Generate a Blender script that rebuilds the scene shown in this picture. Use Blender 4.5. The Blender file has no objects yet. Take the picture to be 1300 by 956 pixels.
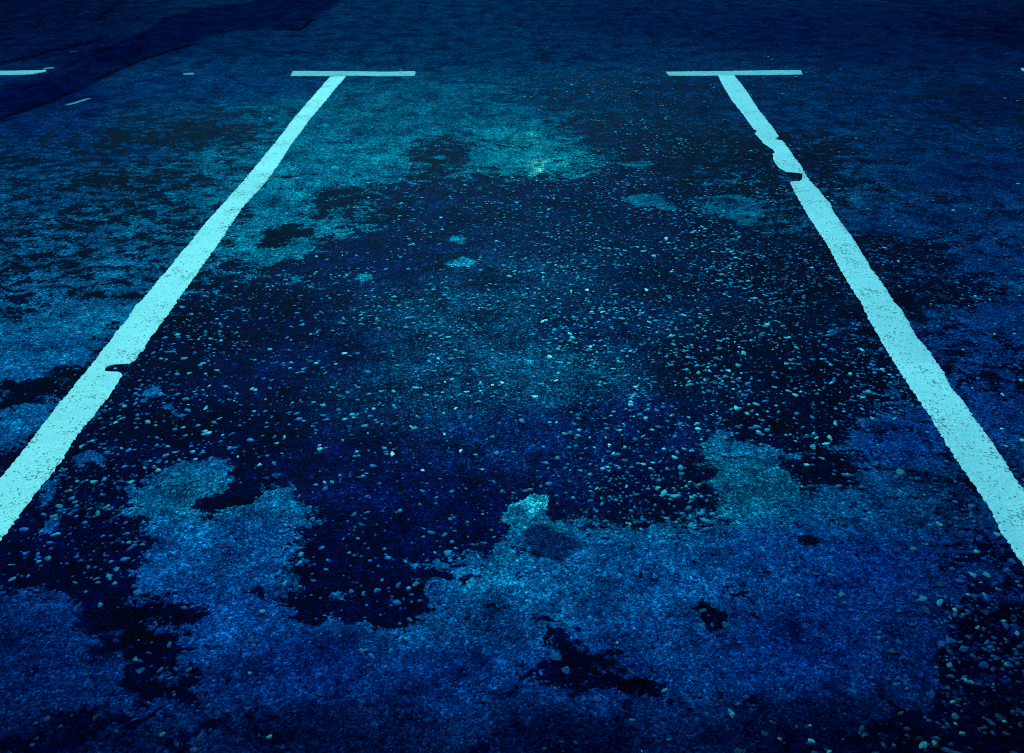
import bpy, math, random
import numpy as np

# ------------------------------------------------------------------ camera, sky, sun, exposure
F, CX, CY, HORIZON, CAM_H = 1083.0, 650.0, 478.0, -247.0, 1.441
TH = math.atan((CY - HORIZON) / F)
scene = bpy.context.scene
cam_d = bpy.data.cameras.new('camera')
cam_d.sensor_width = 36.0
cam_d.lens = F / 1300.0 * 36.0
cam_d.clip_start, cam_d.clip_end = 0.05, 5000
cam = bpy.data.objects.new('camera', cam_d)
scene.collection.objects.link(cam)
cam.location = (0, 0, CAM_H)
cam.rotation_euler = (math.pi / 2 - TH, 0, 0)
scene.camera = cam

SUN_EL, SUN_AZ = math.radians(38), math.radians(-6)      # ahead of the camera, a little to the left
world = bpy.data.worlds.new('World'); scene.world = world
world.use_nodes = True
wn, wl = world.node_tree.nodes, world.node_tree.links
wn.clear()
sky = wn.new('ShaderNodeTexSky'); sky.sky_type = 'NISHITA'; sky.sun_disc = False
sky.sun_elevation = SUN_EL; sky.sun_rotation = SUN_AZ
sky.dust_density = 2.0
tint = wn.new('ShaderNodeMix'); tint.data_type = 'RGBA'; tint.blend_type = 'MULTIPLY'
tint.inputs['Factor'].default_value = 1.0
tint.inputs['B'].default_value = (0.10, 0.62, 1.0, 1)     # cold blue-cyan cast of the whole place
bg = wn.new('ShaderNodeBackground'); bg.inputs['Strength'].default_value = 0.06
wo = wn.new('ShaderNodeOutputWorld')
wl.new(sky.outputs[0], tint.inputs['A']); wl.new(tint.outputs['Result'], bg.inputs['Color'])
wl.new(bg.outputs[0], wo.inputs['Surface'])

sun_d = bpy.data.lights.new('sun', 'SUN'); sun_d.energy = 3.0; sun_d.angle = math.radians(5)
sun_d.color = (0.22, 0.96, 0.93)
sun = bpy.data.objects.new('sun', sun_d); scene.collection.objects.link(sun)
sun.rotation_euler = (-(math.pi / 2 - SUN_EL), 0, -SUN_AZ)
sun.rotation_euler = (math.radians(-(90 - math.degrees(SUN_EL))), 0, -SUN_AZ)

vs = scene.view_settings
vs.view_transform = 'Standard'; vs.look = 'None'; vs.gamma = 1.0; vs.exposure = 0.58
vs.use_curve_mapping = False
scene.cycles.filter_width = 1.05

# ------------------------------------------------------------------ helpers
def gp(x, y):
    """survey point of the reference -> metres on the ground"""
    x = np.asarray(x, float); y = np.asarray(y, float)
    u, v = (x - CX) / F, -(y - CY) / F
    t = CAM_H / (math.sin(TH) - v * math.cos(TH))
    return u * t, (math.cos(TH) + v * math.sin(TH)) * t

def lin(c):
    c = np.asarray(c, float) / 255.0
    return np.where(c <= 0.04045, c / 12.92, ((c + 0.055) / 1.055) ** 2.4)

LIGHT = np.array([0.30, 1.06, 1.10])                       # what albedo 1 shows under this light
def albedo(c):
    a = lin(c) / LIGHT
    a[..., 0] = np.maximum(a[..., 0], 0.03 * a[..., 1])
    return a

def hash2(ix, iy, seed):
    h = (ix.astype(np.int64) * 374761393 + iy.astype(np.int64) * 668265263 + seed * 1442695041) & 0xffffffff
    h = ((h ^ (h >> 13)) * 1274126177) & 0xffffffff
    return ((h ^ (h >> 16)) & 0xffff) / 65535.0

def vnoise(x, y, seed=0):
    ix, iy = np.floor(x), np.floor(y)
    fx, fy = x - ix, y - iy
    fx = fx * fx * (3 - 2 * fx); fy = fy * fy * (3 - 2 * fy)
    a = hash2(ix, iy, seed); b = hash2(ix + 1, iy, seed); c = hash2(ix, iy + 1, seed); d = hash2(ix + 1, iy + 1, seed)
    return (a * (1 - fx) + b * fx) * (1 - fy) + (c * (1 - fx) + d * fx) * fy

def fbm(x, y, octaves=4, seed=0, gain=0.5):
    s = 0; a = 1; n = 0
    for k in range(octaves):
        s = s + a * (vnoise(x * 2 ** k + 17.3 * k, y * 2 ** k + 5.1 * k, seed + k) - 0.5); n += a; a *= gain
    return s / n * 2

def sdist(px, py, poly):
    """signed distance in metres, positive inside"""
    n = len(poly); d = np.full(px.shape, 1e9); inside = np.zeros(px.shape, bool)
    for i in range(n):
        ax, ay = poly[i]; bx, by = poly[(i + 1) % n]
        ex, ey = bx - ax, by - ay
        t = np.clip(((px - ax) * ex + (py - ay) * ey) / (ex * ex + ey * ey + 1e-12), 0, 1)
        d = np.minimum(d, (px - ax - t * ex) ** 2 + (py - ay - t * ey) ** 2)
        cond = (ay > py) != (by > py)
        inside ^= cond & (px < ax + (py - ay) / (by - ay + 1e-12) * ex)
    d = np.sqrt(d)
    return np.where(inside, d, -d)

def pdist(px, py, line):
    d = np.full(px.shape, 1e9)
    for (ax, ay), (bx, by) in zip(line[:-1], line[1:]):
        ex, ey = bx - ax, by - ay
        t = np.clip(((px - ax) * ex + (py - ay) * ey) / (ex * ex + ey * ey + 1e-12), 0, 1)
        d = np.minimum(d, (px - ax - t * ex) ** 2 + (py - ay - t * ey) ** 2)
    return np.sqrt(d)

def sstep(a, b, x):
    t = np.clip((x - a) / (b - a), 0, 1)
    return t * t * (3 - 2 * t)

def relief(x, y):
    """gentle unevenness of the old surface, metres"""
    near = np.clip(1 - (np.hypot(x, y - 4) - 9) / 6, 0, 1)
    return (0.006 * fbm(x * 1.3, y * 1.3, 2, 3) + 0.0025 * fbm(x * 6, y * 6, 2, 9)) * near

# ------------------------------------------------------------------ survey of the surface, edge darkening painted in
# x, y, dryness (-1 soaked .. 1 dry), exposed aggregate, dry and damp asphalt colours, both with vignette shading painted in
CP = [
 (600,-60,.7,0,(0,30,68),(0,4,37)), (880,-60,.6,0,(0,16,50),(0,1,32)), (200,-60,.6,0,(0,10,42),(0,1,27)), (1200,-60,.5,0,(0,10,42),(0,1,27)),  # back row kept dark: vignette painted into the ground colour
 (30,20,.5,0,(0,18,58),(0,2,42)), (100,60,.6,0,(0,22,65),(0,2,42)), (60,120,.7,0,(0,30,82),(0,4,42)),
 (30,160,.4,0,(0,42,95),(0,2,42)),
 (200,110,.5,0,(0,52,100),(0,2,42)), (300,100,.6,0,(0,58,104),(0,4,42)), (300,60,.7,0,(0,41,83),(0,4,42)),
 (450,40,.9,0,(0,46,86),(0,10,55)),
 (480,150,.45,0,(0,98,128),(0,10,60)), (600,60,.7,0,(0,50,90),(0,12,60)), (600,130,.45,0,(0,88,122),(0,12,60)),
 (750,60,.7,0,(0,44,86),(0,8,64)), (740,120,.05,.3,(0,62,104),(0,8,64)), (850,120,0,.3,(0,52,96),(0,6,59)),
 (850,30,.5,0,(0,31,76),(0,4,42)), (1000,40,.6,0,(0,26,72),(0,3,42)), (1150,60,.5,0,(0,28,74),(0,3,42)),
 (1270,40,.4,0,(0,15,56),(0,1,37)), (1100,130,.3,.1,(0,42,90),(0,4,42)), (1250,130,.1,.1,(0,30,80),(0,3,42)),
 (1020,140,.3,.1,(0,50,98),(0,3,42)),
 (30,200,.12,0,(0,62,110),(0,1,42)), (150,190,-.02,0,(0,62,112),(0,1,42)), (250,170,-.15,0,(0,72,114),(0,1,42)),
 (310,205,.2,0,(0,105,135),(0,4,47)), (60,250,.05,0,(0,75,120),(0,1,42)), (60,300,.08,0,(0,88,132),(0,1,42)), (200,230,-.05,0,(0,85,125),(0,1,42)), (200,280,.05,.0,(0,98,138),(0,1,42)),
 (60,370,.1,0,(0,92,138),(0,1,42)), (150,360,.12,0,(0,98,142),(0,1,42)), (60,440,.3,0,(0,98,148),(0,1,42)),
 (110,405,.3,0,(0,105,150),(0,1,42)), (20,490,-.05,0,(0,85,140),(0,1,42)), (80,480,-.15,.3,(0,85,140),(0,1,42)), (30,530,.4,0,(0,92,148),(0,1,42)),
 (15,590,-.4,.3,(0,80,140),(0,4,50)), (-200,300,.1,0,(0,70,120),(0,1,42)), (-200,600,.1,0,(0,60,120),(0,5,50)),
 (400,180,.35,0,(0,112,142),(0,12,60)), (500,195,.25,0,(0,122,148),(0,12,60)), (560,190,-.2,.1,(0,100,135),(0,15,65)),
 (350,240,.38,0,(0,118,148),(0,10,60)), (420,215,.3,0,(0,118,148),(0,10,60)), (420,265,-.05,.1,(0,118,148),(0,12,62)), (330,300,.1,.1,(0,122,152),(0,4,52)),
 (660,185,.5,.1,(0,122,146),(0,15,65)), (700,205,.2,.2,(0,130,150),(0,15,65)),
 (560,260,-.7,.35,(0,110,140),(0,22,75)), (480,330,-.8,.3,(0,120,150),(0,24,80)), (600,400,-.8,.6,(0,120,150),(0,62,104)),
 (560,480,-.8,.55,(0,120,150),(0,58,102)), (680,470,-.8,.45,(0,120,150),(0,78,118)), (660,350,-.8,.6,(0,120,150),(0,52,98)),  # lighter centre: sky reflection painted into the damp colour
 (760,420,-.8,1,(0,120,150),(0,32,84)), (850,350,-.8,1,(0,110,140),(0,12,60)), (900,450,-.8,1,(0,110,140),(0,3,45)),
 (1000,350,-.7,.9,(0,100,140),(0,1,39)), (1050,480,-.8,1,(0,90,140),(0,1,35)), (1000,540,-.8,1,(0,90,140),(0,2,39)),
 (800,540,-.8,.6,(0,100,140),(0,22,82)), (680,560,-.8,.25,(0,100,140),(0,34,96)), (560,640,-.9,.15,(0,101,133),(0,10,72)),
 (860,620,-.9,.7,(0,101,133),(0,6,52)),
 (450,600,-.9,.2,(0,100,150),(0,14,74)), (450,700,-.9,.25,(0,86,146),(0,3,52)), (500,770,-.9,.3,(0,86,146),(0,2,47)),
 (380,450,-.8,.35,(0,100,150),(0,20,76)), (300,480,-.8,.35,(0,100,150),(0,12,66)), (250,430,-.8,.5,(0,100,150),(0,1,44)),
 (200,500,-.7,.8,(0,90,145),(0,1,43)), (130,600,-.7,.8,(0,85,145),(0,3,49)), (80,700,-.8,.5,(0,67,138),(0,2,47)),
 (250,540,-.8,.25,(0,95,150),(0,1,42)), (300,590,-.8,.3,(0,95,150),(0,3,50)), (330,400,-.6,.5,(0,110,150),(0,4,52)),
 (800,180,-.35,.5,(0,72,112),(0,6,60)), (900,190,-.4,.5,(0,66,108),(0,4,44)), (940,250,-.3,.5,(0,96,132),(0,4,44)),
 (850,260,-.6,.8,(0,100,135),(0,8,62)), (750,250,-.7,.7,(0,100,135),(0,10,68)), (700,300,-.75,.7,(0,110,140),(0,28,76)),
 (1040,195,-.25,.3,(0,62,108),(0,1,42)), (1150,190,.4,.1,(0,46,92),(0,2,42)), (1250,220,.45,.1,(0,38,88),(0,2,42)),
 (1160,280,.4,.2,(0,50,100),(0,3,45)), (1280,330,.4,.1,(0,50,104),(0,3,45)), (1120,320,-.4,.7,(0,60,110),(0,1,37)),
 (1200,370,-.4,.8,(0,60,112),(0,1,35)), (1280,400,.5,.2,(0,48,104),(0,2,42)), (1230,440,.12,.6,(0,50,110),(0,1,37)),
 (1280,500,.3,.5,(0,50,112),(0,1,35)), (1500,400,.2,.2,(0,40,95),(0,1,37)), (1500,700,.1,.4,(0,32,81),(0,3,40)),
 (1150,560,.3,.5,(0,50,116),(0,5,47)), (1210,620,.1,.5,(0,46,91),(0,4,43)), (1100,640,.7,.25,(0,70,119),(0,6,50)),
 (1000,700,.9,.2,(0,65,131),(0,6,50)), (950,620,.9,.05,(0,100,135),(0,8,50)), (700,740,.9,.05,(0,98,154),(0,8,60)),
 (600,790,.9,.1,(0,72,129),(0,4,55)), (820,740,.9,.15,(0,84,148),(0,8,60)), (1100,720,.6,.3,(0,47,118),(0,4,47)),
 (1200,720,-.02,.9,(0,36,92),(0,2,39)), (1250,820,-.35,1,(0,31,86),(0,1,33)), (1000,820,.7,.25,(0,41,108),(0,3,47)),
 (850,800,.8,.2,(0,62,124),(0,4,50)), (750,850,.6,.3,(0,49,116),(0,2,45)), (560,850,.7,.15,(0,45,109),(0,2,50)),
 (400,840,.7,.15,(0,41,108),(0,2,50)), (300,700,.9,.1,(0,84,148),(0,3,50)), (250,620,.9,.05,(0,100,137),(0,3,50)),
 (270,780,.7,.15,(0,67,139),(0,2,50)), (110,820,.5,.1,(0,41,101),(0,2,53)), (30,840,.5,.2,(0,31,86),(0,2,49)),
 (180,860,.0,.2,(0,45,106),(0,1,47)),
 (100,940,.1,.3,(0,14,54),(0,1,39)), (400,940,.2,.3,(0,15,55),(0,1,39)), (700,940,.1,.4,(0,15,55),(0,1,39)), (1000,940,.2,.4,(0,14,54),(0,1,35)), (1260,940,-.2,.7,(0,13,50),(0,1,31)),  # nearest row darkened further, painted vignette
]
# outlines of dried (positive) and wet (negative) patches: dryness, softness in metres, points
PATCH = [
 (.5,.02,[(430,100),(560,110),(640,140),(715,170),(702,212),(668,226),(632,214),(590,206),(540,188),(510,200),(520,222),(500,232),(470,226),(452,240),(425,244),(398,260),(395,278),(440,282),(420,292),(400,304),(380,322),(352,328),(325,340),(310,334),(332,312),(300,308),(330,250),(360,200),(400,140)]),
 (-.25,.05,[(520,215),(530,178),(575,172),(600,182),(590,205),(560,222),(535,230)]),
 (-.6,.03,[(345,290),(372,283),(402,284),(398,300),(370,306),(350,318),(330,312)]),
 (-.25,.03,[(405,240),(440,235),(470,240),(480,260),(440,268),(405,262),(392,255)]),
 (.75,.015,[(790,254),(812,246),(832,246),(852,258),(872,268),(850,268),(815,262)]),
 (.5,.03,[(885,258),(915,247),(940,246),(960,256),(968,275),(945,284),(915,278),(895,270)]),
 (.6,.02,[(795,210),(812,204),(830,210),(815,216)]),
 (1.5,.003,[(562,336),(578,330),(590,325),(608,332),(598,338),(580,338)]),
 (1.3,.003,[(573,309),(577,300),(586,300),(593,311),(583,314)]),
 (1.2,.003,[(447,356),(455,346),(468,348),(470,354),(460,358)]),
 (.7,.008,[(368,358),(375,350),(379,354),(374,360)]),
 (-.5,.03,[(0,515),(25,500),(60,478),(95,470),(110,462),(88,500),(50,506),(20,520),(0,530)]),
 (.85,.03,[(-20,425),(90,395),(150,380),(165,395),(130,430),(105,455),(60,470),(25,480),(-20,490)]),
 (.85,.02,[(0,525),(35,514),(60,525),(50,545),(20,560),(-5,572)]),
 # lower left big dried patch
 (.6,.014,[(197,630),(214,596),(235,583),(262,584),(286,575),(292,592),(286,612),(262,625),(285,650),(325,636),(325,630),(342,623),(365,620),(373,603),(371,640),(358,652),(360,690),(367,705),(364,728),(350,745),(336,765),(330,783),(345,775),(366,772),(374,785),(398,778),(404,764),(414,752),(421,756),(418,774),(428,790),(433,800),(450,796),(472,790),(482,800),(500,802),(522,806),(545,798),(537,784),(541,765),(560,750),(588,734),(606,722),(628,702),(642,682),(660,672),(700,668),(728,680),(760,684),(790,685),(815,690),(850,697),(872,696),(890,690),(928,692),(960,690),(1060,640),(1180,660),(1210,760),(1180,900),(900,960),(500,960),(250,900),(238,860),(230,815),(228,800),(242,782),(236,771),(205,770),(175,776),(155,778),(160,765),(170,748),(176,728),(188,710),(207,692),(203,680),(196,665)]),
 (.9,.01,[(638,640),(645,633),(664,628),(682,621),(702,622),(700,634),(692,650),(702,660),(716,662),(722,668),(740,676),(720,690),(650,690),(652,668),(646,652)]),
 (.6,.014,[(892,556),(906,543),(926,540),(929,550),(948,556),(976,560),(988,570),(1003,590),(1015,606),(1050,620),(1092,624),(1120,600),(1140,680),(960,700),(925,694),(940,672),(926,655),(914,640),(905,628),(898,617),(908,604),(924,598),(903,590),(900,575),(880,564)]),
 (-.75,.02,[(1003,590),(1020,575),(1080,575),(1092,600),(1088,620),(1050,619),(1015,606)]),
 (-.6,.03,[(690,790),(700,783),(716,788),(724,808),(742,818),(760,830),(778,846),(800,848),(826,838),(832,872),(660,872),(676,846),(690,830),(687,806)]),
 (-.6,.012,[(888,782),(905,778),(925,785),(922,800),(900,806)]),
 (-.6,.012,[(1018,680),(1030,672),(1046,684),(1040,692),(1024,690)]),
 (-.9,.02,[(372,785),(398,780),(410,760),(400,740),(372,760)]),
 # lower left corner
 (.8,.015,[(-40,790),(5,777),(16,762),(34,750),(42,744),(52,757),(74,760),(80,775),(70,782),(95,778),(106,768),(115,780),(112,790),(150,788),(120,810),(128,830),(150,850),(150,890),(-60,900)]),
 (-.75,.02,[(244,632),(262,626),(284,616),(302,600),(320,622),(325,634),(300,645),(285,652),(262,660),(240,655),(236,642)]),
 (-.7,.025,[(96,718),(150,730),(166,752),(168,768),(205,768),(241,771),(242,783),(228,800),(200,818),(165,812),(150,800),(128,796),(112,786),(104,768)]),
 (-.3,.05,[(150,782),(175,771),(205,769),(240,772),(242,782),(228,800),(232,830),(240,868),(246,890),(140,890),(148,850),(128,822),(146,800)]),
 (-.6,.012,[(22,800),(30,792),(46,800),(42,812),(26,812)]), (-.7,.012,[(32,860),(42,850),(56,856),(50,864)]),
 (.9,.008,[(94,590),(104,577),(120,569),(137,570),(138,580),(118,583),(98,594)]),
 (.9,.008,[(206,517),(222,515),(236,526),(226,538),(216,545),(222,530)]),
 (.8,.008,[(177,500),(188,496),(198,484),(208,486),(204,496),(186,506)]),
 (.8,.008,[(48,676),(60,664),(78,650),(82,660),(70,675)]),
 (.8,.008,[(55,630),(66,612),(70,625),(62,640)]),
 (.5,.02,[(530,722),(550,730),(575,732),(560,738),(545,745)]),
]
# places where the asphalt itself is bleached paler
PALE = [((80,200,195),.8,.012,[(668,208),(676,200),(692,203),(690,220),(676,223)]), ((20,160,165),.55,.02,[(650,172),(675,165),(700,176),(680,186),(655,184)]), ((110,225,230),.95,.01,[(668,625),(684,622),(702,624),(700,634),(685,645),(664,640)]),
 ((30,190,212),.95,.012,[(642,636),(648,632),(664,627),(682,621),(704,622),(702,634),(694,646),(680,650),(664,640)]),
 ((10,150,185),.8,.01,[(700,662),(712,660),(722,666),(708,668)]), ((5,120,172),.6,.03,[(325,632),(342,622),(366,620),(370,632),(350,645),(330,645)]),
 ((15,150,185),.8,.02,[(562,336),(578,330),(590,325),(608,332),(598,338),(580,338)]), ((8,130,165),.7,.02,[(573,309),(577,300),(586,300),(593,311),(583,314)]),
 ((10,135,158),.5,.015,[(652,190),(668,172),(700,176),(700,200),(676,222),(655,214)]), ((5,125,165),.5,.04,[(575,745),(620,705),(640,690),(660,700),(650,730),(600,760)]),
 ((0,112,160),.6,.03,[(895,556),(908,544),(925,542),(928,552),(910,566)])]
# damp round stains, still paler than the soaked asphalt
STAIN = [(697,684,33,23,.8), (762,756,36,28,.5), (660,700,10,8,.1)]
# resurfaced dark strip crossing at the back, and the gaps along its sides
STRIP = [(-300,250),(-60,175),(0,150),(30,140),(60,130),(95,115),(130,97),(180,75),(215,64),(240,57),(275,43),(300,36),(325,37),(380,37),(397,25),(430,4),(470,-20),(400,-25),(325,0),(260,10),(215,22),(180,45),(110,72),(60,96),(-60,135),(-300,200)]
CRACK = [
 (.030,[(0,150),(30,140),(60,130),(95,115),(130,97),(180,75),(215,64),(240,57)]), (.022,[(275,43),(300,36),(325,37),(380,37),(397,25)]),
 (.035,[(-60,105),(0,80),(65,65),(105,57),(130,48)]), (.025,[(-30,62),(0,52),(20,48)]), (.03,[(120,27),(140,10),(155,0)]),
 (.02,[(60,96),(110,72),(180,45),(215,22),(260,10)]), (.02,[(1165,88),(1210,90)]), (.015,[(80,18),(110,10)]),
]

def edge_coords(dense, lo_ext, hi_ext):
    a = [dense[0]]; s = dense[1] - dense[0]
    while a[-1] > lo_ext: s *= 1.5; a.append(a[-1] - s)
    b = [dense[-1]]; s = dense[-1] - dense[-2]
    while b[-1] < hi_ext: s *= 1.5; b.append(b[-1] + s)
    return np.array(a[::-1][:-1] + list(dense) + b[1:])

xs = edge_coords(np.arange(-5.4, 5.4001, 0.013), -700, 700)
ydense = [0.55]
while ydense[-1] < 9.2: ydense.append(ydense[-1] + 0.008 + 0.0015 * ydense[-1])
ys = edge_coords(np.array(ydense), -700, 900)
nx, ny = len(xs), len(ys)
GX, GY = np.meshgrid(xs, ys)
GX, GY = GX.ravel(), GY.ravel()

def warp(x, y):
    yy = np.clip(y, 0.4, 30)
    return x / (yy + 1.2), 1.1 * np.log(yy + 0.3)

def survey(x, y):
    cx, cy = gp([c[0] for c in CP], [c[1] for c in CP])
    wx, wy = warp(cx, cy); vx, vy = warp(x, y)
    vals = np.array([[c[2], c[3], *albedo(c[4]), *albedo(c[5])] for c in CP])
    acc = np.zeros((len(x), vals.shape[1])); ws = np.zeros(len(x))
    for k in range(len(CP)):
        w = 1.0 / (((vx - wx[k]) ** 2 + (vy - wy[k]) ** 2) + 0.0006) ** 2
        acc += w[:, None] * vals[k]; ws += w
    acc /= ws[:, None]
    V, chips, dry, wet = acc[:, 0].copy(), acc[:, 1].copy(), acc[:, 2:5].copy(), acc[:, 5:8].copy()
    jx = x + 0.035 * fbm(x * 13, y * 13, 4, 21, .65); jy = y + 0.04 * fbm(x * 13, y * 13, 4, 31, .65)
    for val, soft, pts in PATCH:
        p = list(zip(*gp([q[0] for q in pts], [q[1] for q in pts])))
        bx0, bx1 = min(q[0] for q in p) - .15, max(q[0] for q in p) + .15
        by0, by1 = min(q[1] for q in p) - .15, max(q[1] for q in p) + .15
        m = (x > bx0) & (x < bx1) & (y > by0) & (y < by1)
        if not m.any(): continue
        soft = soft * 1.4 + .008; w = sstep(-soft, soft, sdist(jx[m], jy[m], p))
        V[m] = V[m] * (1 - w) + val * w
        if val < 0: dark = w; wet[m] = wet[m] * (1 - 0.3 * dark)[:, None]
        else: chips[m] *= (1 - 0.75 * w)
    for sx, sy, rx, ry, k in STAIN:
        c = gp(sx, sy); e = gp(sx + rx, sy); r = e[0] - c[0]; e1, e2 = gp(sx, sy - ry), gp(sx, sy + ry); r2 = (e1[1] - e2[1]) / 2
        d = np.hypot((jx - c[0]) / r, (jy - c[1]) / r2)
        w = k * (1 - sstep(.8, 1.08, d))
        dry[:] = dry * (1 - w)[:, None] + albedo((0, 16, 72)) * w[:, None]
    for rgb, k, soft, pts in PALE:
        p = list(zip(*gp([q[0] for q in pts], [q[1] for q in pts])))
        m = (x > min(q[0] for q in p) - .15) & (x < max(q[0] for q in p) + .15) & (y > min(q[1] for q in p) - .15) & (y < max(q[1] for q in p) + .15)
        if not m.any(): continue
        w = k * sstep(-soft, soft, sdist(jx[m], jy[m], p))
        dry[m] = dry[m] * (1 - w)[:, None] + albedo(rgb) * w[:, None]
    p = list(zip(*gp([q[0] for q in STRIP], [q[1] for q in STRIP])))
    m = (y > 3) & (y < 20) & (x < 1)
    w = .8 * sstep(-.13, .10, sdist(jx[m], jy[m], p))
    dry[m] = dry[m] * (1 - w)[:, None] + albedo((0, 9, 54)) * w[:, None]
    V[m] = V[m] * (1 - w) + .85 * w; chips[m] *= 1 - w
    crack = np.zeros(len(x))
    m = y < 25
    for wd, pts in CRACK:
        p = list(zip(*gp([q[0] for q in pts], [q[1] for q in pts])))
        d = pdist(jx[m], jy[m], p) + 0.012 * fbm(x[m] * 9, y[m] * 9, 2, 77)
        crack[m] = np.maximum(crack[m], (1 - sstep(wd * .2, wd * 1.4, d)) * (.55 + .45 * np.clip(fbm(x[m] * 3, y[m] * 3, 3, 91) * 2 + .6, 0, 1)))
    return V, np.clip(chips, 0, 1), dry, wet, crack

V, CH, DRY_SHADED, WET_SHADED, CRK = survey(GX, GY)
V = np.where((V > 0) & (V < .5), V + .0, V)
GZ = relief(GX, GY) - 0.010 * CRK

# ------------------------------------------------------------------ materials
def new_mat(name):
    m = bpy.data.materials.new(name); m.use_nodes = True
    nt = m.node_tree; nt.nodes.clear()
    out = nt.nodes.new('ShaderNodeOutputMaterial'); b = nt.nodes.new('ShaderNodeBsdfPrincipled')
    nt.links.new(b.outputs[0], out.inputs['Surface'])
    return m, nt, b

class G:
    """tiny node-graph writer"""
    def __init__(s, nt): s.nt = nt
    def put(s, sock, v):
        if isinstance(v, bpy.types.NodeSocket): s.nt.links.new(v, sock)
        elif v is not None: sock.default_value = v
    def math(s, op, a, b=None, c=None, clamp=False):
        n = s.nt.nodes.new('ShaderNodeMath'); n.operation = op; n.use_clamp = clamp
        for i, v in enumerate((a, b, c)): s.put(n.inputs[i], v)
        return n.outputs[0]
    def noise(s, vec, scale, detail=4, rough=.5, dist=0.):
        n = s.nt.nodes.new('ShaderNodeTexNoise'); s.put(n.inputs['Vector'], vec)
        n.inputs['Scale'].default_value = scale; n.inputs['Detail'].default_value = detail
        n.inputs['Roughness'].default_value = rough; n.inputs['Distortion'].default_value = dist
        return n.outputs['Fac']
    def voro(s, vec, scale, feature='F1', rand=1.):
        n = s.nt.nodes.new('ShaderNodeTexVoronoi'); n.feature = feature; s.put(n.inputs['Vector'], vec)
        n.inputs['Scale'].default_value = scale; n.inputs['Randomness'].default_value = rand
        return n
    def attr(s, name):
        n = s.nt.nodes.new('ShaderNodeAttribute'); n.attribute_name = name; return n
    def range(s, v, a, b, c=0., d=1., smooth=False):
        n = s.nt.nodes.new('ShaderNodeMapRange'); s.put(n.inputs['Value'], v)
        n.interpolation_type = 'SMOOTHSTEP' if smooth else 'LINEAR'
        for k, q in zip(('From Min', 'From Max', 'To Min', 'To Max'), (a, b, c, d)): s.put(n.inputs[k], q)
        return n.outputs['Result']
    def mix(s, f, a, b, mode='MIX'):
        n = s.nt.nodes.new('ShaderNodeMix'); n.data_type = 'RGBA'; n.blend_type = mode
        s.put(n.inputs['Factor'], f); s.put(n.inputs[6], a); s.put(n.inputs[7], b)
        return n.outputs[2]
    def gray(s, v):
        n = s.nt.nodes.new('ShaderNodeCombineColor')
        for i in range(3): s.put(n.inputs[i], v)
        return n.outputs[0]
    def mineral(s, v):
        n = s.nt.nodes.new('ShaderNodeCombineColor')
        for i, e in enumerate((1.5, 1.15, .85)): s.put(n.inputs[i], s.math('POWER', v, e))
        return n.outputs[0]
    def sep(s, v, i):
        n = s.nt.nodes.new('ShaderNodeSeparateColor'); s.put(n.inputs[0], v); return n.outputs[i]
    def coords(s):
        n = s.nt.nodes.new('ShaderNodeTexCoord'); return n.outputs['Object']

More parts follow.
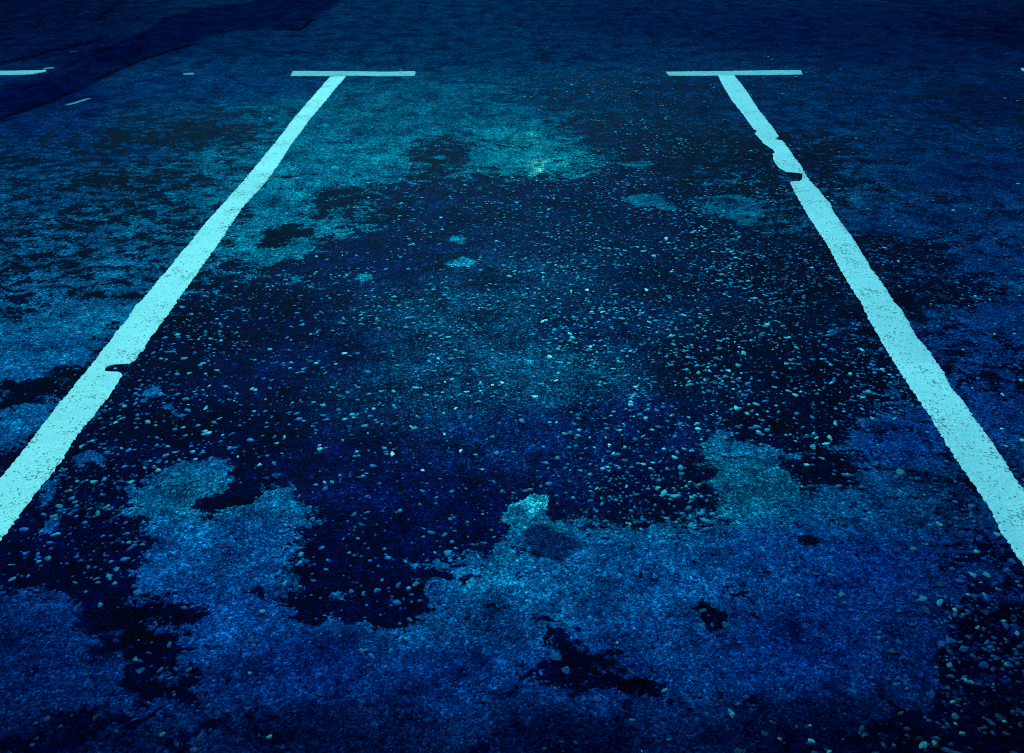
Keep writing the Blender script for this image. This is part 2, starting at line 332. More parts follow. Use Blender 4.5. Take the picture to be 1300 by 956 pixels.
def asphalt_material():
    m, nt, b = new_mat('old_asphalt'); g = G(nt)
    co = g.coords()
    geo = g.attr('surface')              # r dryness*.5+.5, g exposed aggregate, b cracks
    V = g.range(g.sep(geo.outputs['Color'], 0), 0, 1, -1, 1)
    chips = g.sep(geo.outputs['Color'], 1); crack = g.sep(geo.outputs['Color'], 2)
    dryc_shaded, wetc_shaded = g.attr('dry_shaded_colour').outputs['Color'], g.attr('damp_shaded_colour').outputs['Color']  # asphalt tones including the painted edge darkening
    mp = nt.nodes.new('ShaderNodeMapping'); mp.inputs['Scale'].default_value = (.72, 1.05, 1)
    nt.links.new(co, mp.inputs['Vector'])
    n1 = g.noise(mp.outputs[0], 18, 6, .62, .4); n8 = g.noise(mp.outputs[0], 3.6, 3, .6, .8)
    n2 = g.noise(co, 70, 5, .7)
    s = g.math('ADD', g.math('ADD', V, g.math('MULTIPLY', g.math('SUBTRACT', n8, .5), 1.3)), g.math('ADD', g.math('MULTIPLY', g.math('SUBTRACT', n1, .5), 3.6),
                               g.math('MULTIPLY', g.math('SUBTRACT', n2, .5), 2.6)))
    dry = g.range(s, -.04, .05, smooth=True)
    # fine mineral grain, millimetres across
    v1 = g.voro(co, 330); v2 = g.voro(co, 150); n3 = g.noise(co, 520, 3, .7); n4 = g.noise(co, 26, 4, .6); n5 = g.noise(co, 170, 4, .7)
    cell = g.sep(v1.outputs['Color'], 0); cell2 = g.sep(v2.outputs['Color'], 1)
    lum1 = g.math('MULTIPLY_ADD', g.math('POWER', cell, 2.2), 1.5, .48)
    lum2 = g.math('MULTIPLY_ADD', g.math('POWER', g.sep(v2.outputs['Color'], 0), 2.6), 1.1, .62)
    n6 = g.noise(co, 62, 6, .8); n7 = g.noise(co, 7, 7, .68)
    grain = g.math('MULTIPLY', g.math('MULTIPLY', lum1, lum2), g.range(n5, .32, .68, .4, 1.6))
    grain = g.math('MULTIPLY', grain, g.range(n6, .33, .67, .5, 1.5))
    grain = g.math('MULTIPLY', grain, g.range(n4, .3, .7, .6, 1.4))
    grain = g.math('MULTIPLY', grain, g.range(n7, .34, .66, .38, 1.55))
    pale = g.math('MULTIPLY', g.math('GREATER_THAN', cell2, .93), g.range(v2.outputs['Distance'], .25, .4, 1, 0))
    grain_dry = g.math('ADD', grain, g.math('MULTIPLY', pale, 1.6))
    # pits between the grains
    pit = g.range(g.noise(co, 210, 3, .75), .56, .66, 0, 1)
    grain_dry = g.math('MULTIPLY', grain_dry, g.math('SUBTRACT', 1, g.math('MULTIPLY', pit, .7)))
    c_dry = g.mix(1, dryc_shaded, g.mineral(grain_dry), 'MULTIPLY')
    # damp ground: near black binder with washed aggregate showing through
    v3 = g.voro(co, 95); pick = g.sep(v3.outputs['Color'], 0); size = g.sep(v3.outputs['Color'], 2)
    chipm = g.math('MULTIPLY', g.math('LESS_THAN', pick, g.math('MULTIPLY_ADD', chips, .6, .04)),
                   g.range(g.math('ADD', v3.outputs['Distance'], g.math('MULTIPLY', g.noise(co, 260, 2, .5), .35)), g.math('MULTIPLY_ADD', size, .28, .22), g.math('MULTIPLY_ADD', size, .28, .30), 1, 0))
    spark = g.math('MULTIPLY', g.math('GREATER_THAN', cell, .94), g.range(v1.outputs['Distance'], .25, .45, 1, 0))
    wetgrain = g.math('ADD', g.math('MULTIPLY', g.math('POWER', grain, 1.35), .85), g.math('MULTIPLY', spark, 4))
    c_wet = g.mix(1, wetc_shaded, g.mineral(wetgrain), 'MULTIPLY')
    chipcol = g.mix(1, dryc_shaded, g.gray(g.range(g.sep(v3.outputs['Color'], 1), 0, 1, .45, 1.25)), 'MULTIPLY')
    c_wet = g.mix(chipm, c_wet, chipcol)
    col = g.mix(dry, c_wet, c_dry)
    col = g.mix(g.math('MULTIPLY', crack, .93), col, (.0002, .0008, .006, 1))
    g.put(b.inputs['Base Color'], col)
    g.put(b.inputs['Roughness'], g.range(dry, 0, 1, .42, .85))
    g.put(b.inputs['Specular IOR Level'], g.range(dry, 0, 1, .004, .0))
    h = g.math('ADD', g.math('MULTIPLY', n3, .25), g.math('ADD', g.math('MULTIPLY', n5, .8), g.math('MULTIPLY', g.range(v2.outputs['Distance'], 0, .6, 1, 0), .55)))
    h = g.math('ADD', h, g.math('MULTIPLY', chipm, .8))
    h = g.math('ADD', h, g.math('MULTIPLY', dry, .6))
    bp = nt.nodes.new('ShaderNodeBump'); bp.inputs['Strength'].default_value = .9; bp.inputs['Distance'].default_value = .0028
    g.put(bp.inputs['Height'], h); g.put(b.inputs['Normal'], bp.outputs[0])
    return m

def paint_material(name, lo, hi, worn):
    m, nt, b = new_mat(name); g = G(nt)
    co = g.coords()
    n1 = g.noise(co, 9, 3, .6); n2 = g.noise(co, 120, 4, .7); n3 = g.noise(co, 420, 3, .7); n0 = g.noise(co, 2.2, 3, .5)
    base = g.mix(g.range(n1, .3, .7), lo, hi)
    base = g.mix(1, base, g.gray(g.range(n3, .3, .7, .6, 1.2)), 'MULTIPLY')
    base = g.mix(1, base, g.gray(g.range(n2, .3, .7, .84, 1.08)), 'MULTIPLY')
    base = g.mix(1, base, g.gray(g.range(n0, .3, .7, .86, 1.08)), 'MULTIPLY')
    v = g.voro(co, 75); pk = g.sep(v.outputs['Color'], 0)
    wear = g.math('MULTIPLY', g.math('LESS_THAN', g.math('ADD', pk, g.math('MULTIPLY', g.math('SUBTRACT', n1, .5), -.5))  , .30 * worn),
                  g.range(g.math('ADD', v.outputs['Distance'], g.math('MULTIPLY', n3, .5)), .40, .52, 1, 0))
    flake = g.range(g.math('ADD', n2, g.math('MULTIPLY', g.math('SUBTRACT', n1, .5), .55)), .64 - .05 * worn, .68 - .05 * worn, 0, .9)
    wear = g.math('MAXIMUM', wear, flake)
    col = g.mix(g.math('MULTIPLY', wear, .85), base, (.03, .07, .12, 1))
    g.put(b.inputs['Base Color'], col)
    b.inputs['Roughness'].default_value = .7; b.inputs['Specular IOR Level'].default_value = .2
    bp = nt.nodes.new('ShaderNodeBump'); bp.inputs['Strength'].default_value = .6; bp.inputs['Distance'].default_value = .0025
    h = g.math('SUBTRACT', g.math('ADD', g.math('MULTIPLY', n2, .8), g.math('MULTIPLY', n3, .3)), g.math('MULTIPLY', wear, .5))
    g.put(bp.inputs['Height'], h); g.put(b.inputs['Normal'], bp.outputs[0])
    return m

def stone_material(name):
    m, nt, b = new_mat(name); g = G(nt)
    co = nt.nodes.new('ShaderNodeNewGeometry').outputs['Position']
    c = g.attr('stone_colour').outputs['Color']
    n = g.noise(co, 330, 5, .75); vv = g.voro(co, 420)
    k = g.math('MULTIPLY', g.range(n, .3, .7, .35, 1.5), g.math('MULTIPLY_ADD', g.sep(vv.outputs['Color'], 0), .9, .55))
    g.put(b.inputs['Base Color'], g.mix(1, c, g.mineral(k), 'MULTIPLY'))
    b.inputs['Roughness'].default_value = .6; b.inputs['Specular IOR Level'].default_value = .03
    bp = nt.nodes.new('ShaderNodeBump'); bp.inputs['Strength'].default_value = .5; bp.inputs['Distance'].default_value = .001
    g.put(bp.inputs['Height'], n); g.put(b.inputs['Normal'], bp.outputs[0])
    return m

MAT_ASPHALT, MAT_PAINT, MAT_STONE = asphalt_material(), paint_material('worn_white_road_paint', (.80, .86, .84, 1), (.97, .97, .92, 1), .9), stone_material('washed_stone')

MAT_DARKER = paint_material('darker_white_road_paint', (.20, .40, .46, 1), (.46, .64, .68, 1), 1.3)  # darker, bluer version of the paint with more flaking
MAT_BLUISH = paint_material('bluish_white_road_paint', (.55, .66, .74, 1), (.84, .88, .90, 1), 1.0)  # slightly darker, bluish version of the paint
# ------------------------------------------------------------------ ground
def grid_mesh(name, P, nx, ny):
    me = bpy.data.meshes.new(name)
    idx = np.arange(nx * ny).reshape(ny, nx)
    q = np.stack([idx[:-1, :-1], idx[:-1, 1:], idx[1:, 1:], idx[1:, :-1]], -1).reshape(-1, 4)
    me.vertices.add(len(P)); me.vertices.foreach_set('co', P.astype(np.float32).ravel())
    me.loops.add(q.size); me.loops.foreach_set('vertex_index', q.ravel().astype(np.int32))
    me.polygons.add(len(q)); me.polygons.foreach_set('loop_start', (np.arange(len(q)) * 4).astype(np.int32))
    me.polygons.foreach_set('use_smooth', np.ones(len(q), bool))
    me.update(calc_edges=True)
    return me

def colour_attr(me, name, rgb):
    a = me.attributes.new(name, 'FLOAT_COLOR', 'POINT')
    a.data.foreach_set('color', np.concatenate([rgb, np.ones((len(rgb), 1))], 1).astype(np.float32).ravel())

gm = grid_mesh('ground', np.stack([GX, GY, GZ], 1), nx, ny)
colour_attr(gm, 'surface', np.stack([V * .5 + .5, CH, CRK], 1))
colour_attr(gm, 'dry_shaded_colour', DRY_SHADED); colour_attr(gm, 'damp_shaded_colour', WET_SHADED)  # vertex colours carry real patches plus painted vignette
gm.materials.append(MAT_ASPHALT)
ground = bpy.data.objects.new('ground', gm); scene.collection.objects.link(ground)
ground['kind'] = 'structure'; ground['label'] = 'old damp asphalt of the parking lot with paler dried patches'

# ------------------------------------------------------------------ painted bay lines
def band(name, A, B, parent, seed, ragged=0.0052, cols=22, step=0.003, lift=0.0035, mat=None):
    """paint film between two edges; A and B are polylines of survey points running the same way"""
    ax, ay = gp([p[0] for p in A], [p[1] for p in A]); bx, by = gp([p[0] for p in B], [p[1] for p in B])
    def param(x, y):
        s = np.concatenate([[0], np.cumsum(np.hypot(np.diff(x), np.diff(y)))]); return s
    sa, sb = param(ax, ay), param(bx, by)
    # both edges are sampled at the same station along the chord of the band
    ox, oy = (ax[0] + bx[0]) / 2, (ay[0] + by[0]) / 2
    dx, dy = (ax[-1] + bx[-1]) / 2 - ox, (ay[-1] + by[-1]) / 2 - oy
    if abs(dy) > .6 * abs(dx): dx, dy = 0.0, math.copysign(1, dy)
    else: dx, dy = math.copysign(1, dx), 0.0
    def edge(x, y):
        t = (x - ox) * dx + (y - oy) * dy; w = -(x - ox) * dy + (y - oy) * dx
        t = np.maximum.accumulate(t + np.arange(len(t)) * 1e-6)
        return t, w
    ta, wa = edge(ax, ay); tb, wb = edge(bx, by)
    n = int(abs(ta[-1] - ta[0]) / step) + 2
    f = np.linspace(0, 1, n)
    lo, hi = (ta[0] + tb[0]) / 2, min(ta[-1], tb[-1])
    def along(t, w, off):
        s = t[0] + (t[-1] - t[0]) * f if dx else lo + (hi - lo) * f
        ww = np.interp(s, t, w)
        r = ragged * (1.3 * fbm(s * 75, s * 0 + off, 3, seed, .75) + .35 * fbm(s * 14, s * 0 + off + 9, 2, seed))
        return s, ww + r
    s1, w1 = along(ta, wa, 1.5); s2, w2 = along(tb, wb, 7.5)
    k = np.linspace(0, 1, cols)
    S = s1[:, None] * (1 - k) + s2[:, None] * k; W = w1[:, None] * (1 - k) + w2[:, None] * k
    j = np.zeros_like(S); er = ragged * 1.5 * fbm(W * 60, W * 0 + 3, 3, seed + 5, .7)
    j[0], j[-1] = er[0], er[-1]
    S = S + j
    X = ox + S * dx - W * dy; Y = oy + S * dy + W * dx
    X, Y = X.ravel(), Y.ravel()
    Z = relief(X, Y) + lift + 0.0006 * fbm(X * 40, Y * 40, 2, 4)
    Zg = Z.reshape(n, cols); Zg[:, 0] -= .0022; Zg[:, -1] -= .0022; Zg[0] -= .0022; Zg[-1] -= .0022
    me = grid_mesh(name, np.stack([X, Y, Zg.ravel()], 1), cols, n)
    if me.polygons[len(me.polygons) // 2].normal.z < 0: me.flip_normals()
    me.materials.append(mat or (MAT_DARKER if name == 'crossbar' else MAT_PAINT))
    o = bpy.data.objects.new(name, me); scene.collection.objects.link(o)
    if parent is not None:
        o.parent = parent; o.location = (-parent.location.x, -parent.location.y, 0)
    return o

def marking(name, label, px, py):
    e = bpy.data.objects.new(name, None); scene.collection.objects.link(e)
    e.empty_display_size = .2
    x, y = gp(px, py); e.location = (float(x), float(y), 0)
    e['label'] = label; e['category'] = 'parking line'; e['kind'] = 'thing'; e['group'] = 'painted T-shaped parking bay lines'
    return e

L_left = [(419,97),(407.5,110),(390,131),(372,152),(349,182),(323,213),(304.6,235),(281.7,260.8),(261.4,283.6),(223.3,329.3),(177.7,385),(172,390),(162.4,405.4),(142,430),(131,444),(122,455),(118,461),(96.5,487),(68.5,521),(35.5,564.5),(0,607.7),(-60,682),(-130,768)]
L_right = [(439,97),(434,103),(425,113),(414,128),(393.6,152),(371,182),(346.6,220),(330,240.5),(307,265.8),(279,307.7),(243.7,357.2),(213,400.3),(191,430),(183,445),(170,459),(163,463.2),(150,463.4),(141,465),(133,468),(132.5,470),(136,472.6),(152,473),(154.5,477),(147,491),(134.5,508.7),(117,531.5),(99,552),(81,580),(61,607.7),(40.6,630.5),(28,650),(0,686),(-60,770),(-100,825)]
t = marking('parking_line', 'left white T-shaped bay line with a small dark gap bitten into its inner edge', 429, 97)
band('stripe', L_left, L_right, t, 11)
band('crossbar', [(372,90),(400,90),(450,90.6),(500,91),(528,91)], [(368,96.3),(400,96.5),(450,96.6),(500,96.9),(526,97)], t, 12)
R_left = [(911.4,96.8),(919,112),(929,128),(941,143),(953,158.6),(957,163.5),(961,166),(958,168),(963,175),(970,182.7),(981.4,190),(984,193.5),(981,195.5),(981.4,203),(987.8,212),(998,219),(1012,220),(1018,221),(1019,224.5),(1016,230.2),(1003,231),(1006,238),(1013,252),(1031,281),(1053.8,316.6),(1071.5,351),(1091.8,382.6),(1104.5,410.5),(1117,430),(1135,460.5),(1147.7,480.8),(1160,498.5),(1180.6,529),(1198.4,559.4),(1213.6,584.8),(1239,620.4),(1256.8,648),(1272,678.5),(1292,709),(1330,768),(1400,877)]
R_right = [(932,96.4),(941,107),(949.5,119),(965,142),(980,160),(989,172.6),(986,175.5),(984,177),(994,178.6),(1000.5,188),(1008,199),(1018,211),(1024.6,225),(1038.5,240.5),(1053.8,258),(1058.8,269.6),(1079,296),(1089,311.5),(1107,342),(1122,362),(1132.4,380),(1145,395),(1163,426),(1185.7,455),(1197,470.6),(1206,491),(1223.8,511),(1239,534),(1254,554),(1274.6,584.8),(1287,610),(1300,623),(1370,730),(1450,852)]
t = marking('parking_line', 'right white T-shaped bay line with a ragged chipped notch near its far end', 921, 97)
band('stripe', R_left, R_right, t, 21, mat=MAT_BLUISH)
band('crossbar', [(845.4,91.3),(880,91),(930,90.8),(970,90),(1017,89.4)], [(849,97),(880,97),(930,96.6),(970,96),(1019,95)], t, 22)
t = marking('parking_line', 'far left bay line of which only the tapering end of the bar shows', -70, 96)
band('crossbar', [(-150,91),(-60,90.6),(0,90.2),(40,89.8),(59.5,89.4)], [(-150,97.4),(-60,97),(0,96),(42,94.8),(57,92)], t, 32)
band('stripe', [(-82,97.3),(-200,208)], [(-60,97.3),(-172,208)], t, 31)
t = marking('parking_line', 'far right bay line of which only a sliver of the bar shows at the edge', 1412, 92)
band('crossbar', [(1295.5,86.6),(1330,86.2),(1400,86.2),(1470,86)], [(1298,90.2),(1330,91.5),(1400,92),(1470,92)], t, 42)
band('stripe', [(1402,92.3),(1500,200)], [(1424,92.3),(1530,200)], t, 41)

# faint leftovers of older paint at the back
def scrap(label, pts):
    a = [(x, y0) for x, y0, y1 in pts]; b = [(x, y1) for x, y0, y1 in pts]
    o = band('paint_remnant', a, b, None, int(pts[0][0]) % 97, ragged=.006, cols=8, lift=.002)
    o['label'] = label; o['category'] = 'paint scrap'; o['kind'] = 'thing'; o['group'] = 'scraps of older road paint'
    o.data.materials.clear(); o.data.materials.append(MAT_OLD)
def old_paint():
    m, nt, b = new_mat('faded_road_paint'); g = G(nt); co = g.coords()
    n = g.noise(co, 40, 4, .7)
    g.put(b.inputs['Base Color'], g.mix(g.range(n, .4, .6), (.02, .08, .16, 1), (.05, .20, .27, 1)))
    b.inputs['Roughness'].default_value = .8
    return m
MAT_OLD = old_paint()
scrap('faint pale paint scrap close below the dark resurfaced strip', [(84,133.5,135),(95,130.5,132.5),(106,127,129),(117,124.5,126)])
scrap('short pale paint scrap between the far left bar and the left line', [(233,93.2,95),(240,92.5,94.8),(247,92.4,94.2)])
scrap('tiny pale paint scrap above the far left bar', [(91,65.2,66.8),(95,64.4,66.6),(98,64.2,65.8)])
scrap('small pale paint scrap at the tip of the far left bar', [(55,87,88),(62,86.4,87.8),(69,86.4,87.4)])

# ------------------------------------------------------------------ stones
rng = np.random.default_rng(7)
def ico():
    import bmesh
    bm = bmesh.new(); bmesh.ops.create_icosphere(bm, subdivisions=2, radius=1)
    v = np.array([q.co[:] for q in bm.verts]); f = np.array([[q.index for q in fa.verts] for fa in bm.faces]); bm.free()
    return v, f
IV, IFc = ico()
def stone_shape(seed):
    r = np.random.default_rng(seed); v = IV.copy()
    for _ in range(11):                                     # chipped facets
        n = r.normal(size=3); n[2] *= .7; n /= np.linalg.norm(n); d = r.uniform(.42, .72)
        k = v @ n; m = k > d; v[m] -= np.outer(k[m] - d, n)
    n = np.array([r.normal() * .12, r.normal() * .12, 1]); n /= np.linalg.norm(n); k = v @ n; m = k > .55; v[m] -= np.outer(k[m] - .55, n)
    v[:, 0] *= r.uniform(.8, 1.25); v[:, 1] *= r.uniform(.55, 1.); v *= 1.2
    return v
SHAPES = [stone_shape(100 + i) for i in range(14)]

# individually surveyed stones: x, y, half width in survey units, brightness
BIG = [(653,345,4,1.3),(697,453,4,1.4),(845,303,5,1.25),(817,319,4,1.1),(829,325,4,1),(745,369,4,1.3),(765,362,2.5,1),(821,368,5,1.2),(815,385,4,1.1),(867,400,6,1.1),(898,394,5,.9),
 (691,407,5,1.3),(765,397,4,1.2),(850,378,4,1),(706,337,4,1.2),(725,370,4,1.2),(438,449,5,1.2),(378,474,4,.9),(325,495,4,.9),(372,511,4,1),(337,522,4,.8),(398,511,3.5,.9),(427,462,3,1.1),(413,474,4,1.1),
 (450,530,4,1.1),(484,497,5,.95),(537,471,4,1.3),(561,497,3.5,1.4),(590,496,4,1.4),(625,488,4,1.4),(638,485,3.5,1.3),(610,495,3.5,1.3),(565,484,3,1.2),(578,517,4,1.2),(585,571,5,1.25),(564,550,4,1.3),(499,576,6,1.25),
 (406,571,4.5,1.1),(352,563,4,1),(361,555,4,1.1),(400,551,3.5,1),(542,542,3,1),(465,601,3.5,1.1),(401,615,4,1),(412,612,3.5,.9),(536,596,3,1.2),(680,503,5.5,1.3),(706,483,4.5,1.3),(706,535,4,1.2),(803,502,4,1.1),
 (750,440,4,1.2),(800,446,4,1.1),(875,489,8,.8),(853,527,5,1.1),(918,432,4,.9),(944,449,5,.9),(917,485,5,.9),(925,471,4,.9),(938,481,4,1.2),(948,525,5,1.1),(885,538,6,.9),(869,570,5,1),(774,564,4,1.2),(772,592,5,1.2),
 (782,590,4,1.1),(765,584,3.5,1.1),(816,588,5,1),(829,587,4,1),(758,619,4,1),(796,617,4,1.1),(843,625,6,1),(835,618,5,.95),(820,530,4,1),(805,528,3,1),(982,492,6,.8),(1001,497,5,.85),(1010,502,5,.85),(1036,557,6,.8),
 (1052,556,6,.85),(1031,568,8,.8),(1143,599,11,.55),(1044,583,5,.8),(1077,604,6,.9),(1079,475,4,.95),(1095,505,5,.8),(1120,469,5,1.1),(1105,498,4,.8),(1145,497,4,.7),(1136,532,5,.7),(1108,531,4,.7),(1273,501,5,.8),
 (1192,667,7,.7),(1173,692,8,.75),(1158,698,7,.6),(1180,668,4,.6),(1266,679,6,.75),(1252,731,8,.8),(1281,728,5,1.1),(1171,761,8,1),(1193,765,6,1),(1223,822,9,.75),(1142,815,10,.6),(1138,869,6,.8),(1205,812,8,.65),
 (1067,756,8,.55),(1055,731,9,.55),(1035,730,8,.5),(1083,759,7,.5),(1235,731,6,.8),(1250,843,10,.5),(1160,794,9,.5),(1267,750,7,.7),(1249,755,5,.8),(1206,784,6,.7),(1024,797,6,.5),(1013,756,5,1.1),
 (706,832,11,.65),(802,853,11,.55),(715,795,9,.7),(717,850,8,.6),(891,775,10,.7),(923,793,8,.7),(904,792,6,.6),(878,668,7,.95),(850,680,7,.85),(799,664,5,1),(846,658,5,.95),(938,664,5,.9),(666,669,5,1.1),(607,706,6,.95),(583,708,4,.9),
 (515,712,4,1.05),(552,701,3.5,1),(377,684,5,.85),(374,679,4,.8),(381,704,6,.9),(381,714,6,.9),(393,663,3,1),(361,739,6,.95),(380,744,5,.85),(520,786,7,.95),(461,752,4,1),(485,736,4,.9),(528,740,6,.85),(463,788,5,.9),(472,833,6,.85),
 (459,825,7,.75),(615,827,8,.7),(425,754,5,.9),(416,710,3,.9),(640,660,5,1),(454,683,4,1),(435,684,3,.9),
 (95,740,5,.75),(128,768,5,.75),(138,732,5,.75),(122,735,5,.7),(148,722,6,.8),(161,709,6,.7),(181,690,4,.7),(164,688,5,.7),(171,838,7,.85),(178,852,8,.7),(215,818,5,.8),(229,835,8,.65),(205,860,6,.7),(124,651,8,.7),(68,655,7,.65),
 (55,652,5,.6),(15,735,5,.6),(14,717,5,.6),(173,752,6,.7),(145,741,4,.7),(140,735,4,.7),(240,850,8,.6),(108,857,7,.6),
 (81,597,7,.6),(98,610,5,.7),(118,612,6,.7),(103,567,5,.8),(88,622,7,.6),(95,637,6,.6),(135,643,6,.7),(75,642,7,.6),(117,560,5,.6),(154,569,5,.8),(147,537,4,.8),(158,516,6,.6),(172,538,4,.6),(187,536,6,.7),(157,531,6,.6),
 (166,611,5,.7),(213,567,5,.7),(302,580,4,.8),(320,494,4,.8),(324,457,4,.8),(234,455,6,.8),(220,437,4,.6),(258,461,4,.7),(275,470,5,.7),(287,491,5,.7),(236,506,5,.7),(204,455,4,.6),(262,519,6,.9),(240,474,4,.7),(211,456,4,.6)]
stones = []        # x, y, half width, colour, seed, surveyed
def stone_colour(x, y, k):
    """pale, bluish or greenish mineral"""
    c = np.array([.05, .36, .42]) * k
    c = np.where(rng.random() < .3, c * np.array([1, .85, 1.15]), c)
    return np.clip(c, 0, .8)
for (px, py, hw, k) in BIG:
    x, y = gp(px, py); x2, _ = gp(px + hw, py)
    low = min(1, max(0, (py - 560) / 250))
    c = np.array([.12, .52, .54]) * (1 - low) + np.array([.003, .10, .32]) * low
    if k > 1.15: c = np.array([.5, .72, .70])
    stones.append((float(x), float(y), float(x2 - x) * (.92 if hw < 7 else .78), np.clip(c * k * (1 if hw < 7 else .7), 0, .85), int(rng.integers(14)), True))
surveyed_n = len(stones)
# scatter over the washed zones
N = 125000
cx = rng.uniform(-4.2, 4.6, N); cy = .8 + (rng.random(N) ** 1.15) * 5.6
v_, c_, d_, w_, k_ = survey(cx, cy)
clump = fbm(cx * 5, cy * 5, 3, 55) * .5 + .5
keep = rng.random(N) < np.clip(c_ * (clump * 1.3) ** 1.6 * 1.4, 0, 1)
keep &= (np.abs(cx) < .72 * cy + .55)
# keep the paint clean
def in_paint(x, y):
    m = np.zeros(len(x), bool)
    for A, B in ((L_left, L_right), (R_left, R_right)):
        poly = list(zip(*gp([p[0] for p in A + B[::-1]], [p[1] for p in A + B[::-1]])))
        m |= sdist(x, y, poly) > -.012
    return m
cx, cy, c_, v_, d_ = cx[keep], cy[keep], c_[keep], v_[keep], d_[keep]
m = ~in_paint(cx, cy); cx, cy, c_, v_, d_ = cx[m], cy[m], c_[m], v_[m], d_[m]
sz = np.clip(np.exp(rng.normal(math.log(.0050), .42, len(cx))), .0017, .0105)
for i in range(len(cx)):
    k = rng.uniform(.55, 1.35)
    base = d_[i] * 1.25 + np.array([.01, .02, .02])
    if rng.random() < (.22 if abs(cx[i]) < 1.0 and cy[i] > 1.6 else .08): base = base * .4 + np.array([.10, .38, .42])* (1 if cy[i] > 1.7 else .4)
    stones.append((float(cx[i]), float(cy[i]), float(sz[i]), np.clip(base * k, 0, .8), int(rng.integers(14)), False))

def screen_size(s): return s[2] / (s[1] + 1.0)
rest = sorted(stones[surveyed_n:], key=screen_size, reverse=True)
singles = stones[:surveyed_n] + rest[:max(0, 300 - surveyed_n)]
mass = rest[max(0, 300 - surveyed_n):]

def zone(x, y, sx):
    """words for where a stone lies"""
    return None
def project(x, y):
    zc = y * math.cos(TH) + CAM_H * math.sin(TH); yc = y * math.sin(TH) - CAM_H * math.cos(TH)
    return CX + F * x / zc, CY - F * yc / zc
POSTS = [(140,467,'the small gap in the left bay line'),(10,640,'the near end of the left bay line'),(245,330,'the middle of the left bay line'),
 (245,610,'the pale dried patch at lower left'),(372,700,'the straight edge of the lower left dried patch'),(40,770,'the dried patch in the near left corner'),(200,800,'the dark bay in the dried asphalt at lower left'),
 (585,334,'the two small dried islands behind the centre'),(460,352,'the small lone dried island left of centre'),(560,510,'the open middle of the bay'),(680,420,'the middle of the bay, in the centre of the view'),
 (680,640,'the bright dried spot at the tip of the near patch'),(697,684,'the round dark stain'),(765,756,'the fainter second round stain'),(700,830,'the dark wet hollow at the near edge'),
 (905,793,'the small dark hollow in the near dried patch'),(470,770,'the black wet corner of the near patch'),(925,555,'the upper tip of the right dried patch'),(1045,600,'the dark notch in the right dried patch'),
 (1143,600,'the near right bay line, on its inner side'),(1250,800,'the gravelly near right corner'),(1250,680,'the near end of the right bay line'),(1000,220,'the ragged notch in the right bay line'),(850,300,'the stony rear right of the bay'),
 (1060,440,'the middle of the right bay line'),(1200,380,'the asphalt outside the right bay line'),(820,250,'the pale streak at the rear right'),(850,430,'the stony right middle of the bay'),(820,600,'the dark stony ground ahead of the right dried patch'),(420,450,'the left middle of the bay'),(450,600,'the smooth dark ground left of centre'),(640,250,'the rear dried patch'),(1180,760,'the half dry ground near the lower right corner'),(1180,850,'the near edge at right'),(1285,830,'the very right-hand corner'),(1270,930,'the last strip of ground at right'),(1180,930,'the last strip of ground right of centre'),(1290,780,'the outermost stretch of ground below the right line'),(790,865,'the right end of the dark wet hollow'),(1230,790,'the black patch near the right corner'),(1100,880,'the bottom edge right of centre'),(160,700,'the black ground left of the lower left patch'),(150,880,'the near edge at left')]
meshes = {}
def stone_mesh(shape, rgb):
    q = (shape, tuple(np.round(rgb * 12).astype(int)))
    if q in meshes: return meshes[q]
    me = bpy.data.meshes.new('stone')
    v = SHAPES[shape]
    me.from_pydata(v.tolist(), [], IFc.tolist()); colour_attr(me, 'stone_colour', np.tile(rgb, (len(v), 1)))
    me.polygons.foreach_set('use_smooth', np.zeros(len(IFc), bool)); me.materials.append(MAT_STONE)
    meshes[q] = me
    return me
by_label = {}
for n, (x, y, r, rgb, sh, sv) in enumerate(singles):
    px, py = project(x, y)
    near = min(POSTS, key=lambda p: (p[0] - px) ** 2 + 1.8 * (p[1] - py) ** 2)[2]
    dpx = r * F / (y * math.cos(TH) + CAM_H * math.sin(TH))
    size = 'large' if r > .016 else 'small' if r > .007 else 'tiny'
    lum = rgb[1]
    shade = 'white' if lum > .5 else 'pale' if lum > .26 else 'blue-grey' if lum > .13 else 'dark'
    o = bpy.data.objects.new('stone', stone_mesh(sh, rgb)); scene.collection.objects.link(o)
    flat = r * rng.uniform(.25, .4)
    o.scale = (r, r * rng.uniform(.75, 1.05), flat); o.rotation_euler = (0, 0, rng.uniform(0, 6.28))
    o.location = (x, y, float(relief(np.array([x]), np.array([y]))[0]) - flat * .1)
    o['category'] = 'stone'; o['kind'] = 'thing'
    by_label.setdefault((size, shade, near), []).append((o, px, py, r))
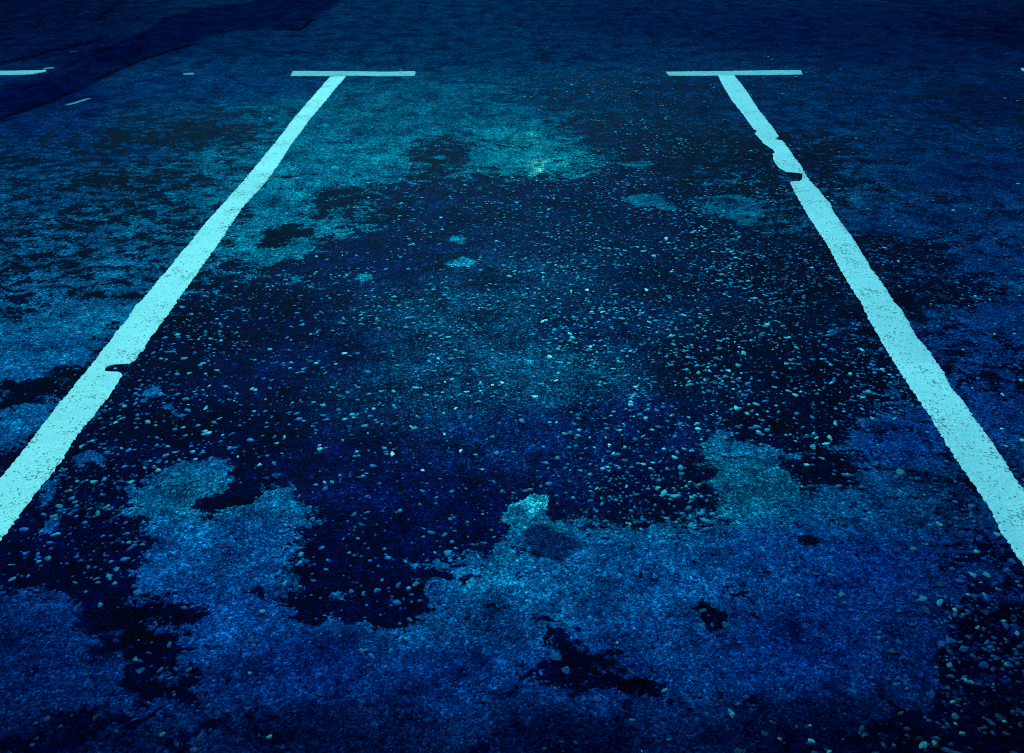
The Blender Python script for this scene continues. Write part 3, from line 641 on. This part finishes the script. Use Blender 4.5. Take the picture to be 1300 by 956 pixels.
for (size, shade, near), items in by_label.items():
    if len(items) == 1:
        labels = [f'{size} {shade} stone beside {near}']
    elif len(items) == 2:
        a, b_ = items
        if abs(a[1] - b_[1]) > abs(a[2] - b_[2]): words = ['left', 'right'] if a[1] < b_[1] else ['right', 'left']
        else: words = ['nearer', 'farther'] if a[2] > b_[2] else ['farther', 'nearer']
        labels = [f'{w} of two {size} {shade} stones beside {near}' for w in words]
    else:
        order = sorted(range(len(items)), key=lambda i: items[i][1])
        ordw = ['leftmost', 'second from left', 'third from left', 'fourth from left', 'fifth from left', 'sixth from left', 'seventh from left', 'eighth from left', 'ninth from left', 'tenth from left', 'eleventh from left']
        rordw = ['', 'second from right', 'third from right', 'fourth from right', 'fifth from right', 'sixth from right', 'seventh from right', 'eighth from right', 'ninth from right', 'tenth from right', 'eleventh from right']
        labels = [None] * len(items)
        for r_, i in enumerate(order):
            if r_ == len(items) - 1: labels[i] = f'rightmost of the {size} {shade} stones by {near}'
            elif r_ < len(ordw): labels[i] = f'{ordw[r_]} of the {size} {shade} stones by {near}'
            elif len(order) - 1 - r_ < len(rordw): labels[i] = f'{rordw[len(order) - 1 - r_]} of the {size} {shade} stones by {near}'
            else: labels[i] = f'{size} {shade} stone among several by {near}'
    for (o, *_), l in zip(items, labels):
        w = l.split()
        o['label'] = ' '.join(w[:16]); o['group'] = 'stones embedded in the worn asphalt'

# the countless small ones: one mass
vs_, fs_, cs_ = [], [], []
off = 0
import bmesh
bm = bmesh.new(); bmesh.ops.create_icosphere(bm, subdivisions=1, radius=1)
LV = np.array([q.co[:] for q in bm.verts]); LF = np.array([[q.index for q in fa.verts] for fa in bm.faces]); bm.free()
for (x, y, r, rgb, sh, sv) in mass:
    v = LV.copy() * rng.uniform(.6, 1.35, (len(LV), 1))
    v[:, 2] = np.minimum(v[:, 2], .6)
    a = rng.uniform(0, 6.28); ex = rng.uniform(.8, 1.4)
    v *= np.array([ex, 1 / ex, rng.uniform(.3, .5)])
    c, s = math.cos(a), math.sin(a)
    v = np.stack([v[:, 0] * c - v[:, 1] * s, v[:, 0] * s + v[:, 1] * c, v[:, 2]], 1) * r
    v += np.array([x, y, 0.0003]); v[:, 2] += relief(np.array([x]), np.array([y]))[0]
    vs_.append(v); fs_.append(LF + off); off += len(LV); cs_.append(np.tile(rgb, (len(LV), 1)))
me = bpy.data.meshes.new('gravel')
VV = np.concatenate(vs_); FF = np.concatenate(fs_)
me.vertices.add(len(VV)); me.vertices.foreach_set('co', VV.astype(np.float32).ravel())
me.loops.add(FF.size); me.loops.foreach_set('vertex_index', FF.ravel().astype(np.int32))
me.polygons.add(len(FF)); me.polygons.foreach_set('loop_start', (np.arange(len(FF)) * 3).astype(np.int32))
me.update(calc_edges=True)
colour_attr(me, 'stone_colour', np.concatenate(cs_)); me.materials.append(MAT_STONE)
o = bpy.data.objects.new('gravel', me); scene.collection.objects.link(o)
o['kind'] = 'stuff'; o['category'] = 'gravel'; o['label'] = 'fine pale gravel grains bedded in the damp asphalt of the bay'
print('singles', len(singles), 'mass', len(mass), 'ground verts', len(GX))
